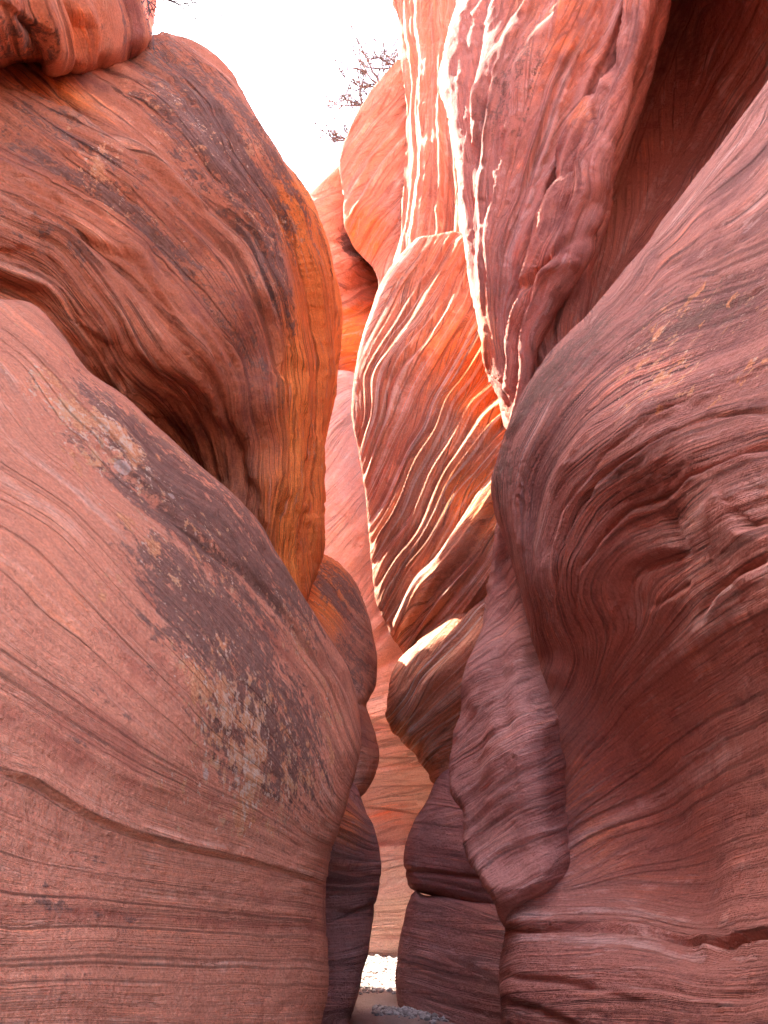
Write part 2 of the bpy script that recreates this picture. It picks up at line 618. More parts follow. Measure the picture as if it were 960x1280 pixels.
m_r3 = rock_material("sandstone_fluted", main=(0.47, 0.18, 0.13), pale=(0.60, 0.32, 0.26), dark=(0.28, 0.095, 0.07), band=4, fine=18, bump=0.025, along=0.3, seed=13)
m_m1 = rock_material("sandstone_ribbed", main=(0.56, 0.22, 0.12), pale=(0.66, 0.38, 0.27), dark=(0.34, 0.12, 0.07), band=6, fine=20, bump=0.06, along=0.2, white=0.6, fine_amt=0.5, seed=15)
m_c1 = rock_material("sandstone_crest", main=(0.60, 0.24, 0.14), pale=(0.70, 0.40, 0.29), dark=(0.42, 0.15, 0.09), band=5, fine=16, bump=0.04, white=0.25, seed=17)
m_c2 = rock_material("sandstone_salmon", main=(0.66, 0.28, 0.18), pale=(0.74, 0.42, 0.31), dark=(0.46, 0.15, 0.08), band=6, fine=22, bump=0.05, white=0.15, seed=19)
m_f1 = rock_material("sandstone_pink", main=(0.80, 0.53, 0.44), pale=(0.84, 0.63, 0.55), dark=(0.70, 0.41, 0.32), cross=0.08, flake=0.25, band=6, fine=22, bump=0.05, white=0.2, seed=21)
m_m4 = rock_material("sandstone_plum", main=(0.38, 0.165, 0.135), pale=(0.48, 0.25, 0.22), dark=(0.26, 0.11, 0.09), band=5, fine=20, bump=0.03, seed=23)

# ---- left foreground wall
L1_edge = [(0, 375), (40, 383), (75, 420), (110, 465), (160, 498), (200, 538), (250, 583), (300, 625), (325, 655), (345, 692), (380, 750), (410, 800), (434, 845),
           (443, 880), (448, 930), (440, 980), (424, 1030), (413, 1070), (408, 1110), (407, 1150), (411, 1190), (408, 1240), (399, 1285)]
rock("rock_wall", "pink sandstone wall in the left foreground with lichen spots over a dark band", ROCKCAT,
     [(-260, 240), (-120, 330)] + L1_edge + [(392, 1340), (385, 1500), (-260, 1500)],
     [(0, 375, 3.3), (0, 600, 2.6), (0, 900, 2.15), (0, 1280, 1.95), (150, 500, 3.7), (150, 800, 2.85), (150, 1050, 2.7), (150, 1280, 2.55),
      (300, 625, 4.4), (300, 850, 3.7), (300, 1050, 3.6), (300, 1280, 3.5), (380, 750, 5.0), (400, 950, 4.6), (400, 1100, 4.5), (400, 1280, 4.4),
      (440, 880, 5.5), (-260, 800, 1.5), (-260, 300, 2.5), (-260, 1450, 1.35), (300, 1450, 3.4), (400, 1450, 4.4)],
     (0.45, 34), 2.5,
     [(0, [(0, 380), (110, 470), (200, 545), (300, 632), (380, 757), (430, 850)]),
      (0.7, [(0, 460), (65, 550), (130, 612), (230, 700), (310, 792), (380, 880), (425, 975)]),
      (1.5, [(0, 562), (100, 630), (165, 710), (240, 790), (320, 885), (385, 965), (416, 1030)]),
      (2.5, [(0, 700), (60, 760), (110, 800), (175, 865), (250, 935), (330, 988), (412, 1048)]),
      (3.3, [(0, 855), (85, 905), (165, 960), (230, 985), (300, 1015), (410, 1066)]),
      (4.1, [(0, 965), (45, 982), (100, 1020), (160, 1045), (225, 1060), (300, 1075), (408, 1105)]),
      (5.3, [(0, 1150), (200, 1155), (408, 1165)]), (6.3, [(0, 1260), (405, 1264)]), (8.3, [(-200, 1480), (380, 1480)])],
     m_l1, scab=0.007, calm=[(60, 700, 110, 120, 0, 0.7), (250, 1220, 180, 60, 0, 0.6)], beds=[(2.2, 0.010, 2.0), (7.0, 0.004, 2.0)], lump=(0.05, 0.9), seed=1, skirt=True, pits=0.012,
     creases=[([(0, 965), (45, 982), (100, 1020), (160, 1045), (225, 1060), (300, 1075), (408, 1105)], 2.5, 0.02, 0.02, 18),
              ([(130, 560), (180, 610), (220, 650), (270, 690), (330, 740), (400, 840)], 5, 0.02, 0.03, 25),
              ([(330, 690), (365, 745), (405, 815), (430, 865)], 3, 0.03, 0.03, 12)],
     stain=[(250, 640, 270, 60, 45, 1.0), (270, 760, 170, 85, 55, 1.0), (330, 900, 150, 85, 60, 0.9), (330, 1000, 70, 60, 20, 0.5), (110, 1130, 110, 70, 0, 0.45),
            (70, 1240, 90, 50, 0, 0.3), (150, 860, 45, 130, 35, 0.35)],  # last patch is a weak darker diagonal
     lichen=[(150, 575, 190, 50, 45, 1.0), (220, 720, 90, 80, 0, 1.0), (290, 850, 95, 110, 30, 1.0), (290, 970, 110, 80, 20, 1.0), (370, 930, 50, 100, 0, 0.8)])

# ---- left upper overhanging boulder
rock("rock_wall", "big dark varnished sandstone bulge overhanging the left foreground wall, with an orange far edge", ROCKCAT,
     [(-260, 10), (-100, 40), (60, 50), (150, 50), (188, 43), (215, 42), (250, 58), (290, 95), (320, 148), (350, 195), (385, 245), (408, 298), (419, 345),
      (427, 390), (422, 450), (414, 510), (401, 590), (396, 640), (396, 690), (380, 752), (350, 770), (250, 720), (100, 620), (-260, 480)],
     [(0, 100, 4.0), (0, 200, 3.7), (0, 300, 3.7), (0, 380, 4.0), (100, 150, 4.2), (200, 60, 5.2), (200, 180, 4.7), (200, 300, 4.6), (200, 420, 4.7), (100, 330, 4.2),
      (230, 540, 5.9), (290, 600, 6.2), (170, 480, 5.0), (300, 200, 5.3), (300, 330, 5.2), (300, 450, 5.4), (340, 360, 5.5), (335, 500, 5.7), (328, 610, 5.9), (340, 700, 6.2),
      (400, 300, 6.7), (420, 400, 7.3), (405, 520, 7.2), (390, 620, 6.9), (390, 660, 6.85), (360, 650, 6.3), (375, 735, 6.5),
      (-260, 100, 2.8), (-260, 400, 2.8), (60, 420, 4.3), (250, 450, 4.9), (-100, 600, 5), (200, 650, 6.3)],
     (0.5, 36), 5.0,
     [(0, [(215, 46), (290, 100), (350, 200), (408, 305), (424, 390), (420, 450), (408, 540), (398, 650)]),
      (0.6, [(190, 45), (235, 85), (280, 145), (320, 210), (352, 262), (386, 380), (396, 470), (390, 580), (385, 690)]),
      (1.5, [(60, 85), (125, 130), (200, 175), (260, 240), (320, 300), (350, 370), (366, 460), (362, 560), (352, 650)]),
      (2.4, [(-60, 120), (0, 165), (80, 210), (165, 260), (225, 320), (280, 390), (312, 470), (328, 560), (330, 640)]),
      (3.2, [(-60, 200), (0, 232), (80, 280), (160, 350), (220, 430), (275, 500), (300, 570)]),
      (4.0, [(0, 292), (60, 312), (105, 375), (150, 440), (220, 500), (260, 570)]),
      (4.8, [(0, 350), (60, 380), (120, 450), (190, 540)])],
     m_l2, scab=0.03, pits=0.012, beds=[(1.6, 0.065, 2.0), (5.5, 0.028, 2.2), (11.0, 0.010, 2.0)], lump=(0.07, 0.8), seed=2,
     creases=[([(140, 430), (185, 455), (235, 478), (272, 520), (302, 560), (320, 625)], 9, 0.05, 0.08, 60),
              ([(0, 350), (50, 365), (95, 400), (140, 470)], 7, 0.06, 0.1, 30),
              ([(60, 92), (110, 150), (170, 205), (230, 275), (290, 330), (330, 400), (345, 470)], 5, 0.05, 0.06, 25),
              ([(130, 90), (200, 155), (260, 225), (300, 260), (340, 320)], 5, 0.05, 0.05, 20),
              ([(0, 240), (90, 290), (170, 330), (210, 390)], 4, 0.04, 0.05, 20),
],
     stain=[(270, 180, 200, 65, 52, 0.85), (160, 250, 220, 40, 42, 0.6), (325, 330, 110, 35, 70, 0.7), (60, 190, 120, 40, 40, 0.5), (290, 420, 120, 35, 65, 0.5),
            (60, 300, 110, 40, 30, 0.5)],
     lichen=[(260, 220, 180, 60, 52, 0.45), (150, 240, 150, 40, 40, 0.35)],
     orange=[(398, 330, 150, 34, 72, 1.1), (388, 480, 190, 50, 96, 1.2), (370, 640, 130, 40, 90, 1.05), (60, 110, 90, 25, 30, 0.5)])  # right-edge patches paint the bounced sun glow into the colour

# ---- boulder at top left
rock("boulder", "ribbed red boulder perched above the dark bulge in the top left corner", "boulder",
     [(170, -250), (172, -60), (178, 0), (188, 35), (190, 48), (176, 64), (150, 78), (125, 83), (95, 88), (62, 91), (45, 79), (20, 76), (0, 82), (-260, 100), (-260, -250)],
     [(0, 40, 3.3), (100, 40, 3.9), (180, 30, 4.6), (-260, 0, 2.4), (100, -200, 3.7), (180, -200, 4.4), (-260, -200, 2.4), (50, 85, 3.8), (120, 80, 4.3), (0, 75, 3.6)],
     (0.45, 26), 2.0,
     [(0, [(30, -60), (35, 0), (45, 30), (50, 75)]), (0.6, [(70, -60), (76, 0), (92, 35), (92, 80)]), (1.0, [(112, -60), (120, 0), (128, 35), (122, 75)]),
      (1.5, [(145, -60), (150, 0), (163, 30), (155, 68)]), (1.9, [(170, -60), (175, 0), (186, 40)]), (-0.8, [(-60, 0), (-30, 70)])],
     m_l3, beds=[(2.2, 0.11, 2.0), (6, 0.035, 2.0)], lump=(0.05, 1.2), seed=3, bed_mod=0.5, edge_calm=0.85,
     creases=[([(20, 20), (45, 40), (52, 78)], 5, 0.1, 0.1, 25), ([(72, 0), (92, 35), (90, 62)], 5, 0.1, 0.08, 25)],
     stain=[(15, 45, 50, 40, 0, 0.7), (150, 20, 30, 50, 0, 0.4)], orange=[(70, 40, 60, 40, 0, 0.3)])

# ---- rocks behind the left wall
rock("rock_wall", "rounded brown rock stepping out behind the tip of the left foreground wall", ROCKCAT,
     [(395, 684), (430, 706), (454, 740), (466, 800), (467, 850), (459, 882), (467, 928), (468, 952), (458, 985), (446, 1000), (400, 1010), (340, 920), (330, 700), (365, 670)],
     [(395, 690, 8.3), (455, 750, 8.6), (420, 760, 8.0), (440, 850, 7.9), (465, 850, 8.4), (465, 940, 8.1), (440, 960, 7.8), (345, 800, 7.2), (350, 950, 7.2)],
     (0.4, 18), 3.4,
     [(0, [(395, 690), (430, 715), (455, 760)]), (0.8, [(385, 740), (430, 775), (466, 830)]), (1.5, [(400, 830), (440, 860), (462, 880)]), (2.2, [(420, 930), (466, 945)]), (2.8, [(430, 990), (460, 985)])],
     m_l4, beds=[(2, 0.02, 2.0), (8, 0.01, 2.0)], lump=(0.08, 0.9), seed=4,
     creases=[([(430, 874), (450, 880), (464, 884)], 4, 0.05, 0.04, 15)],
     stain=[(430, 740, 60, 40, 40, 0.8), (440, 820, 40, 60, 0, 0.6)], orange=[(405, 740, 40, 70, 0, 0.7)])
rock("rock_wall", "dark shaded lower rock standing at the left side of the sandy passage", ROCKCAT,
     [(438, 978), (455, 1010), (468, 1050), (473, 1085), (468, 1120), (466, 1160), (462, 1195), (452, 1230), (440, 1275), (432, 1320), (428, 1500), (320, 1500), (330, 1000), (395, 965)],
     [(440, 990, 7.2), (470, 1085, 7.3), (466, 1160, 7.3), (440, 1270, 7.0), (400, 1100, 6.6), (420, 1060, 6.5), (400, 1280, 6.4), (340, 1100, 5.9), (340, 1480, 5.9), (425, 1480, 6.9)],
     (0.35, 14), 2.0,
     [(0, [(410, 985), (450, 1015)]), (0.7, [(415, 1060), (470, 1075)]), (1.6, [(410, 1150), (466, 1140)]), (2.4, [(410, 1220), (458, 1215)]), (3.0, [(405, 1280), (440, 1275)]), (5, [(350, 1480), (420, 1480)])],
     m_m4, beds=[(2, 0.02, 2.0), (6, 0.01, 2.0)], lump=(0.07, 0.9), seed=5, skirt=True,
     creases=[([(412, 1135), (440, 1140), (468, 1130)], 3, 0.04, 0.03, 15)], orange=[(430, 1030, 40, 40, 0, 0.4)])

# ---- right foreground wall
rock("rock_wall", "huge swirling banded sandstone bulge filling the right foreground", ROCKCAT,
     [(1260, -260), (1080, -70), (960, 107), (905, 180), (850, 250), (800, 320), (760, 370), (700, 430), (660, 480), (635, 530), (622, 580), (618, 605),
      (626, 640), (642, 700), (657, 770), (668, 840), (668, 920), (652, 1000), (634, 1080), (623, 1146), (629, 1162), (623, 1210), (625, 1290), (628, 1500), (1260, 1500)],
     [(960, 107, 4.0), (850, 250, 4.5), (760, 370, 4.9), (700, 430, 5.1), (640, 530, 5.3), (620, 600, 5.4),
      (960, 300, 3.0), (880, 350, 3.6), (800, 420, 4.0), (730, 480, 4.4), (680, 560, 4.7), (640, 640, 5.1),
      (960, 480, 2.45), (870, 520, 2.9), (800, 560, 3.35), (740, 620, 4.0), (690, 700, 4.5),
      (960, 620, 2.3), (880, 640, 2.75), (830, 640, 3.42), (760, 700, 4.02), (800, 760, 3.95), (880, 760, 3.2), (960, 760, 2.4),
      (720, 800, 4.7), (800, 880, 4.45), (880, 880, 3.85), (960, 880, 2.95), (700, 920, 5.05), (760, 1000, 4.95), (840, 1000, 4.45), (960, 1000, 3.2),
      (700, 1090, 4.78), (800, 1120, 4.45), (900, 1120, 3.55), (640, 1170, 4.75), (700, 1180, 4.4), (800, 1200, 3.8), (960, 1200, 2.6), (640, 1290, 4.7), (800, 1290, 3.6), (960, 1290, 2.4),
      (640, 1480, 4.7), (1260, 1480, 1.7), (1260, 700, 1.6), (1260, 200, 2.3), (1260, -200, 3.2)],
     (0.4, 26), 2.5,
     [(0, [(960, 115), (850, 257), (760, 377), (662, 487), (627, 580), (626, 640), (655, 770)]),
      (0.7, [(960, 205), (870, 278), (810, 322), (750, 379), (677, 476), (643, 545), (638, 620), (660, 745)]),
      (1.5, [(960, 305), (885, 338), (810, 375), (742, 435), (690, 510), (659, 585), (650, 660), (668, 780)]),
      (2.6, [(960, 425), (835, 478), (768, 519), (718, 565), (681, 619), (660, 690), (668, 740), (690, 830)]),
      (3.5, [(960, 505), (893, 520), (818, 552), (747, 602), (702, 673), (693, 735), (710, 810)]),
      (4.4, [(960, 557), (922, 573), (868, 594), (835, 623), (793, 636), (752, 673), (722, 711), (720, 757), (740, 810)]),
      (5.0, [(960, 620), (900, 640), (850, 680), (790, 700), (770, 740), (790, 790)]),
      (5.8, [(960, 720), (880, 770), (820, 820), (760, 880), (715, 940)]), (6.6, [(960, 850), (880, 890), (800, 950), (710, 1020)]),
      (7.4, [(960, 1010), (820, 1050), (710, 1100)]), (8.2, [(632, 1160), (697, 1162), (756, 1163), (960, 1167)]), (9.2, [(620, 1270), (960, 1280)]), (11, [(640, 1480), (1200, 1480)])],
     m_r1, scab=0.014, calm=[(820, 980, 250, 230, 0, 1.0), (700, 1100, 120, 160, 0, 0.6), (780, 720, 60, 60, 0, 0.8)], beds=[(1.9, 0.022, 2.0), (6.5, 0.011, 2.0), (14.0, 0.006, 2.0)], lump=(0.05, 0.9), seed=6, skirt=True, pits=0.01, bed_mod=0.8,
     creases=[([(960, 557), (922, 573), (868, 594), (838, 622), (793, 636), (752, 673), (722, 711), (720, 757), (724, 795)], 4, 0.05, 0.06, 22),
              ([(960, 512), (893, 522), (818, 552), (747, 602), (702, 673), (693, 735), (690, 770)], 3.5, 0.035, 0.03, 18),
              ([(860, 500), (820, 520), (760, 565), (700, 640), (678, 700)], 3, 0.03, 0.02, 16),
              ([(838, 622), (842, 660), (850, 690), (820, 700), (790, 712), (780, 735)], 6, 0.03, -0.04, 25),
              ([(960, 650), (935, 660), (920, 640)], 5, 0.05, 0.05, 20), ([(960, 700), (900, 740), (880, 770)], 5, 0.05, 0.05, 22), ([(860, 730), (840, 745), (815, 760)], 3, 0.03, 0.03, 15),
              ([(628, 1160), (697, 1163), (756, 1163), (860, 1165), (980, 1168)], 3, 0.05, 0.03, 16),
              ([(690, 840), (750, 920), (810, 1010), (850, 1090), (872, 1170)], 45, 0.07, 0, 25),
              ([(632, 1220), (700, 1228), (760, 1240)], 5, 0.03, 0.02, 16), ([(632, 1250), (680, 1262), (740, 1290)], 5, 0.03, 0.02, 16)],
     stain=[(700, 470, 130, 30, -48, 0.8), (850, 400, 160, 55, -25, 0.6), (640, 590, 60, 20, -70, 0.7), (700, 560, 120, 22, -50, 0.35)],
     lichen=[(890, 410, 120, 70, -20, 0.6), (880, 470, 120, 40, -20, 0.6)],
     orange=[(730, 1000, 40, 90, -20, 0.25)])
rock("rock_wall", "pale mauve fin of rock folded against the lower edge of the right foreground bulge", ROCKCAT,
     [(632, 625), (616, 680), (605, 740), (597, 800), (585, 850), (578, 900), (570, 945), (571, 985), (586, 1012), (585, 1060), (608, 1108), (627, 1141), (645, 1168), (725, 1168),
      (748, 1100), (748, 980), (735, 900), (715, 800), (690, 720), (665, 640)],
     [(628, 660, 5.95), (605, 760, 5.95), (650, 760, 5.7), (630, 850, 5.25), (585, 880, 5.7), (600, 940, 5.3), (575, 950, 5.6), (645, 900, 5.0), (685, 900, 4.98), (740, 900, 5.9),
      (640, 980, 4.95), (688, 1000, 4.84), (708, 1000, 5.02), (745, 1000, 5.7), (600, 1040, 5.2), (650, 1080, 4.82), (692, 1080, 4.68), (708, 1085, 4.85), (745, 1090, 5.5), (640, 1130, 4.74), (645, 1150, 5.0), (650, 1168, 5.4), (690, 1115, 4.72), (695, 1150, 5.3), (700, 800, 5.9)],
     (0.07, 6), 0.9,
     [(0, [(625, 700), (640, 690)]), (0.7, [(600, 800), (640, 760), (665, 740)]), (1.5, [(585, 870), (640, 830), (680, 810)]), (2.3, [(575, 940), (630, 890), (692, 850)]),
      (3.2, [(580, 1010), (640, 960), (700, 920)]), (4.0, [(590, 1060), (640, 1020), (700, 1000)]), (4.9, [(620, 1120), (700, 1085)])],
     m_r2, beds=[(2.4, 0.012, 2.0), (8, 0.008, 2.0)], lump=(0.09, 1.5), seed=7, pits=0.012, scab=0.012,
     creases=[([(638, 650), (634, 740), (632, 840), (645, 930)], 10, 0.03, 0.04, 30), ([(632, 846), (606, 866), (578, 894)], 6, 0.01, 0.05, 26)])

# ---- upper right wall
rock("rock_wall", "broad reddish upper right wall with a thin sunlit left rim beside the bleached crest", ROCKCAT,
     [(640, -560), (610, -260), (585, -60), (572, 0), (556, 60), (552, 110), (560, 150), (568, 200), (574, 260), (582, 310), (590, 350), (597, 400), (608, 440), (622, 468), (630, 515),
      (645, 560), (690, 520), (760, 260), (840, 0), (930, -560)],
     [(560, 0, 9.2), (560, 150, 9.3), (580, 260, 9.3), (600, 400, 9.4), (630, 510, 9.4), (620, 60, 8.6), (615, 180, 8.85), (620, 300, 9.0),
      (680, 60, 8.2), (670, 180, 8.5), (660, 300, 8.8), (640, 420, 9.2), (760, 60, 8.2), (735, 150, 8.5), (705, 150, 8.4), (715, 240, 8.8), (690, 330, 9.0), (650, 540, 9.4), (760, -200, 7.0), (600, -200, 8.7), (660, -450, 7.2), (860, -450, 6.2)],
     (0.25, 10), 2.0,
     [(0, [(560, 0), (553, 70), (556, 130), (566, 200), (580, 310), (598, 410), (624, 480)]),
      (1, [(690, -60), (660, 10), (630, 75), (610, 157), (602, 206), (600, 300), (608, 400), (626, 475)]),
      (2, [(770, -60), (750, 0), (705, 82), (675, 165), (649, 255), (626, 319), (620, 394), (628, 475)]),
      (3, [(830, -60), (790, 40), (748, 130), (700, 230), (668, 330), (644, 420)])],
     m_r3, scab=0.03, step=2.0, beds=[(1.6, 0.13, 2.0), (4.4, 0.055, 2.2), (10, 0.02, 2.0)], lump=(0.07, 0.7), seed=8, bed_mod=0.6, edge_calm=0.3,
     creases=[([(612, 110), (606, 160), (592, 200)], 6, 0.14, 0.1, 20), ([(740, 20), (705, 90), (680, 170), (655, 250), (632, 330)], 5, 0.09, 0.1, 24),
              ([(630, 60), (612, 130), (600, 190), (596, 260), (604, 330)], 5, 0.08, 0.08, 18)],
     orange=[(700, 20, 70, 80, 0, 0.3), (612, 430, 16, 60, 0, 0.4)], stain=[(640, 120, 40, 110, 20, 0.5)])
rock("rock_wall", "narrow mauve fold with knobs and stepped ledges, its right ridge overlapping the dark hollow", ROCKCAT,
     [(800, -560), (775, -260), (778, -60), (774, 60), (760, 95), (742, 112), (727, 119), (708, 150), (694, 192), (692, 226), (670, 274), (653, 320), (637, 385), (627, 450), (630, 515),
      (645, 570), (670, 560), (660, 480), (668, 430), (716, 340), (745, 262), (757, 195), (778, 135), (797, 75), (815, 5), (835, -80), (900, -300), (930, -560)],
     [(780, -20, 7.5), (772, 60, 7.75), (728, 122, 8.05), (696, 195, 8.3), (692, 228, 8.35), (655, 320, 8.65), (630, 450, 9.1), (632, 520, 9.25), (740, 165, 7.75), (715, 240, 7.95), (690, 320, 8.2), (655, 420, 8.8),
      (800, 60, 7.6), (772, 140, 7.75), (742, 255, 8.0), (712, 340, 8.3), (662, 440, 8.75), (655, 540, 9.2), (815, -100, 6.9), (860, -450, 5.5)],
     (0.2, 9), 1.6,
     [(2.0, [(776, -60), (770, 60), (728, 122), (694, 195), (690, 226), (654, 320), (628, 450)]),
      (3, [(800, -60), (785, 50), (755, 130), (712, 210), (676, 310), (640, 420), (634, 500)]),
      (4, [(830, -60), (814, 0), (795, 75), (776, 130), (752, 190), (742, 250), (710, 337), (658, 431), (650, 520)])],
     m_r3, scab=0.03, step=2.0, beds=[(1.8, 0.10, 2.0), (5, 0.05, 2.2), (10, 0.02, 2.0)], lump=(0.08, 0.9), seed=38, bed_mod=0.6, edge_calm=0.2,
     creases=[([(742, 112), (748, 150), (742, 178), (720, 210), (694, 226)], 5, 0.12, 0.1, 20), ([(777, 20), (770, 80), (756, 130), (750, 180)], 4, 0.08, 0.08, 14),
              ([(745, 245), (720, 300), (690, 325), (645, 372)], 5, 0.12, 0.12, 20), ([(742, 262), (738, 290), (712, 320), (690, 325)], 5, 0.1, 0.08, 14), ([(640, 365), (662, 352), (686, 322)], 4, 0.1, 0.05, 14)],
     orange=[(720, 140, 20, 30, 0, 0.3)])
rock("rock_wall", "smooth dark maroon wall of the hollow between the fluted wall and the right foreground bulge", ROCKCAT,
     [(640, -560), (640, -200), (680, 0), (660, 300), (620, 500), (720, 590), (900, 540), (1260, 300), (1260, -560)],
     [(680, 0, 10.4), (700, 400, 10.2), (750, 250, 10.4), (800, 100, 10.4), (850, 0, 9.5), (880, 150, 10.0), (900, 60, 9.3), (960, 0, 7.9), (960, 120, 9.0), (830, 260, 10.2), (660, 500, 10),
      (900, -60, 7.4), (900, -200, 5.5), (700, -200, 8.5), (1000, -450, 3.6), (1250, -450, 3.0), (780, -450, 4.6), (1250, 0, 5.5), (1250, 300, 5.5), (800, 540, 9.6)],  # out-of-view overhang added to keep skylight off the hollow and the bulge
     (0.4, 20), 2.5,
     [(4, [(790, 20), (750, 150), (690, 320), (640, 470)]), (5, [(930, -60), (900, 0), (840, 140), (795, 270), (740, 380), (670, 480)]), (6, [(1000, 0), (960, 60), (890, 170), (830, 280), (760, 400)])],
     m_r3, beds=[(2.2, 0.035, 2.0), (6, 0.012, 2.0)], lump=(0.08, 0.7), seed=28,
     creases=[([(780, 300), (810, 290), (850, 265)], 3, 0.03, 0.03, 12), ([(740, 330), (770, 345), (800, 340)], 3, 0.02, 0.03, 12)])

# ---- the fin in the middle
rock("rock_fin", "sunlit ribbed orange fin in the middle of the slot with bright diagonal ledges", "rock fin",
     [(520, 300), (545, 294), (570, 290), (600, 300), (640, 330), (690, 450), (690, 700), (650, 800), (600, 840), (560, 840), (512, 822), (497, 803), (484, 780), (471, 752), (465, 710),
      (460, 660), (455, 610), (448, 570), (440, 522), (442, 490), (450, 440), (461, 400), (480, 348)],
     [(443, 500, 11.12), (470, 500, 11.0), (455, 600, 11.06), (478, 600, 10.93), (465, 700, 10.95), (485, 700, 10.8), (485, 775, 10.8), (475, 400, 11.15), (520, 310, 11.3), (520, 400, 10.95), (510, 500, 10.78), (510, 600, 10.7), (520, 700, 10.5),
      (580, 330, 11.2), (580, 420, 10.5), (600, 480, 10.3), (560, 560, 10.25), (570, 650, 10.0), (560, 750, 10.0), (620, 520, 10.0), (620, 600, 9.8), (610, 700, 9.6), (680, 500, 9.5), (680, 700, 9.2), (520, 800, 10.7)],
     (0.03, 3), 2.5,
     [(0, [(441, 530), (446, 480), (462, 410), (490, 350), (520, 310)]),
      (0.6, [(447, 560), (455, 476), (487, 425), (522, 380), (560, 310)]), (1.3, [(456, 600), (501, 490), (542, 432), (577, 380), (600, 325)]),
      (2.1, [(460, 655), (494, 603), (536, 531), (556, 483), (590, 414), (610, 360)]), (3.0, [(466, 710), (511, 655), (542, 572), (570, 510), (604, 470), (640, 420)]),
      (3.7, [(470, 750), (522, 675), (553, 607), (590, 552), (625, 510), (660, 480)]), (4.5, [(482, 778), (515, 717), (556, 669), (601, 603), (630, 568), (670, 540)]),
      (5.2, [(499, 802), (550, 730), (590, 690), (620, 635), (670, 590)]), (6.2, [(540, 825), (590, 770), (630, 710), (670, 670)])],
     m_m1, sharp_rim=True, edge_calm=0.9, step=1.6, beds=[(1.7, 0.11, 2.0), (4.4, 0.075, 2.0), (8.0, 0.055, 2.0)], lump=(0.05, 0.6), seed=9, bed_mod=0.35,
     orange=[(605, 480, 60, 90, -40, 0.8), (600, 620, 60, 60, -40, 0.6)])  # paints the bounce-lit glow of the fin's right side
rock("rock_fin", "dark undercut knob of rock hanging below the sunlit fin", "rock fin",
     [(640, 690), (606, 709), (585, 735), (558, 765), (522, 800), (497, 829), (485, 868), (486, 903), (505, 926), (528, 953), (545, 979), (575, 986), (640, 980), (690, 900), (690, 720)],
     [(606, 715, 9.9), (560, 770, 9.9), (500, 830, 10.1), (487, 880, 10.1), (550, 850, 9.6), (600, 800, 9.4), (520, 900, 10.0), (560, 930, 9.9), (580, 975, 9.9), (620, 880, 9.5), (680, 800, 9.2)],
     (0.5, 20), 2.0,
     [(0, [(640, 690), (605, 714), (560, 768), (520, 805), (490, 860)]), (0.8, [(650, 730), (605, 760), (560, 810), (520, 850), (492, 895)]), (1.6, [(620, 830), (550, 890), (507, 922)]), (2.3, [(620, 920), (540, 965)])],
     m_m1, beds=[(2.2, 0.08, 2.0), (7, 0.03, 2.0)], lump=(0.06, 0.8), seed=10, bed_mod=0.6,
     creases=[([(610, 740), (575, 775), (540, 812), (505, 860)], 4, 0.08, 0.08, 14)])
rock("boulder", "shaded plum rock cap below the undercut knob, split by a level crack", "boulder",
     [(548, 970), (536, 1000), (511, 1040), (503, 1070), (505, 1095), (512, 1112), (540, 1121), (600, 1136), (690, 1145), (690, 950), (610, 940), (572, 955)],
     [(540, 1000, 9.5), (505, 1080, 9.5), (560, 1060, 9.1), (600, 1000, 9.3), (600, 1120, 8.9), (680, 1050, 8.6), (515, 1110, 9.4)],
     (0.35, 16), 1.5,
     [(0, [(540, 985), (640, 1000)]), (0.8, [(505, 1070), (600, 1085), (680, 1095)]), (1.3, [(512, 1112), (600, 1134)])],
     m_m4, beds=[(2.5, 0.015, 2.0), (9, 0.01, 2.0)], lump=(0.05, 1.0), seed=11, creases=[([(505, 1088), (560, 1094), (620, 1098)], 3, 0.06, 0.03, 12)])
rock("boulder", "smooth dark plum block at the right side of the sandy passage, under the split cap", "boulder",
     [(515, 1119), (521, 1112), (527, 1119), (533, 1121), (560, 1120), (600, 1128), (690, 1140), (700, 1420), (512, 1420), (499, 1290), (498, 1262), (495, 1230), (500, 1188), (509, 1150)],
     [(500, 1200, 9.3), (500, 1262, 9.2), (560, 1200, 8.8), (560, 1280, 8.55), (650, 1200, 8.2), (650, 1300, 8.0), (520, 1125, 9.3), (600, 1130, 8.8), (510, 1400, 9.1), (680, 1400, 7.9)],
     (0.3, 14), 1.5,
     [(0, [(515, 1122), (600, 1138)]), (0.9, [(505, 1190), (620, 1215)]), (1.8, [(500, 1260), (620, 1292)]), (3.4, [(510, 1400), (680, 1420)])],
     m_m4, beds=[(2.5, 0.01, 2.0), (9, 0.006, 2.0)], lump=(0.04, 1.0), seed=12)

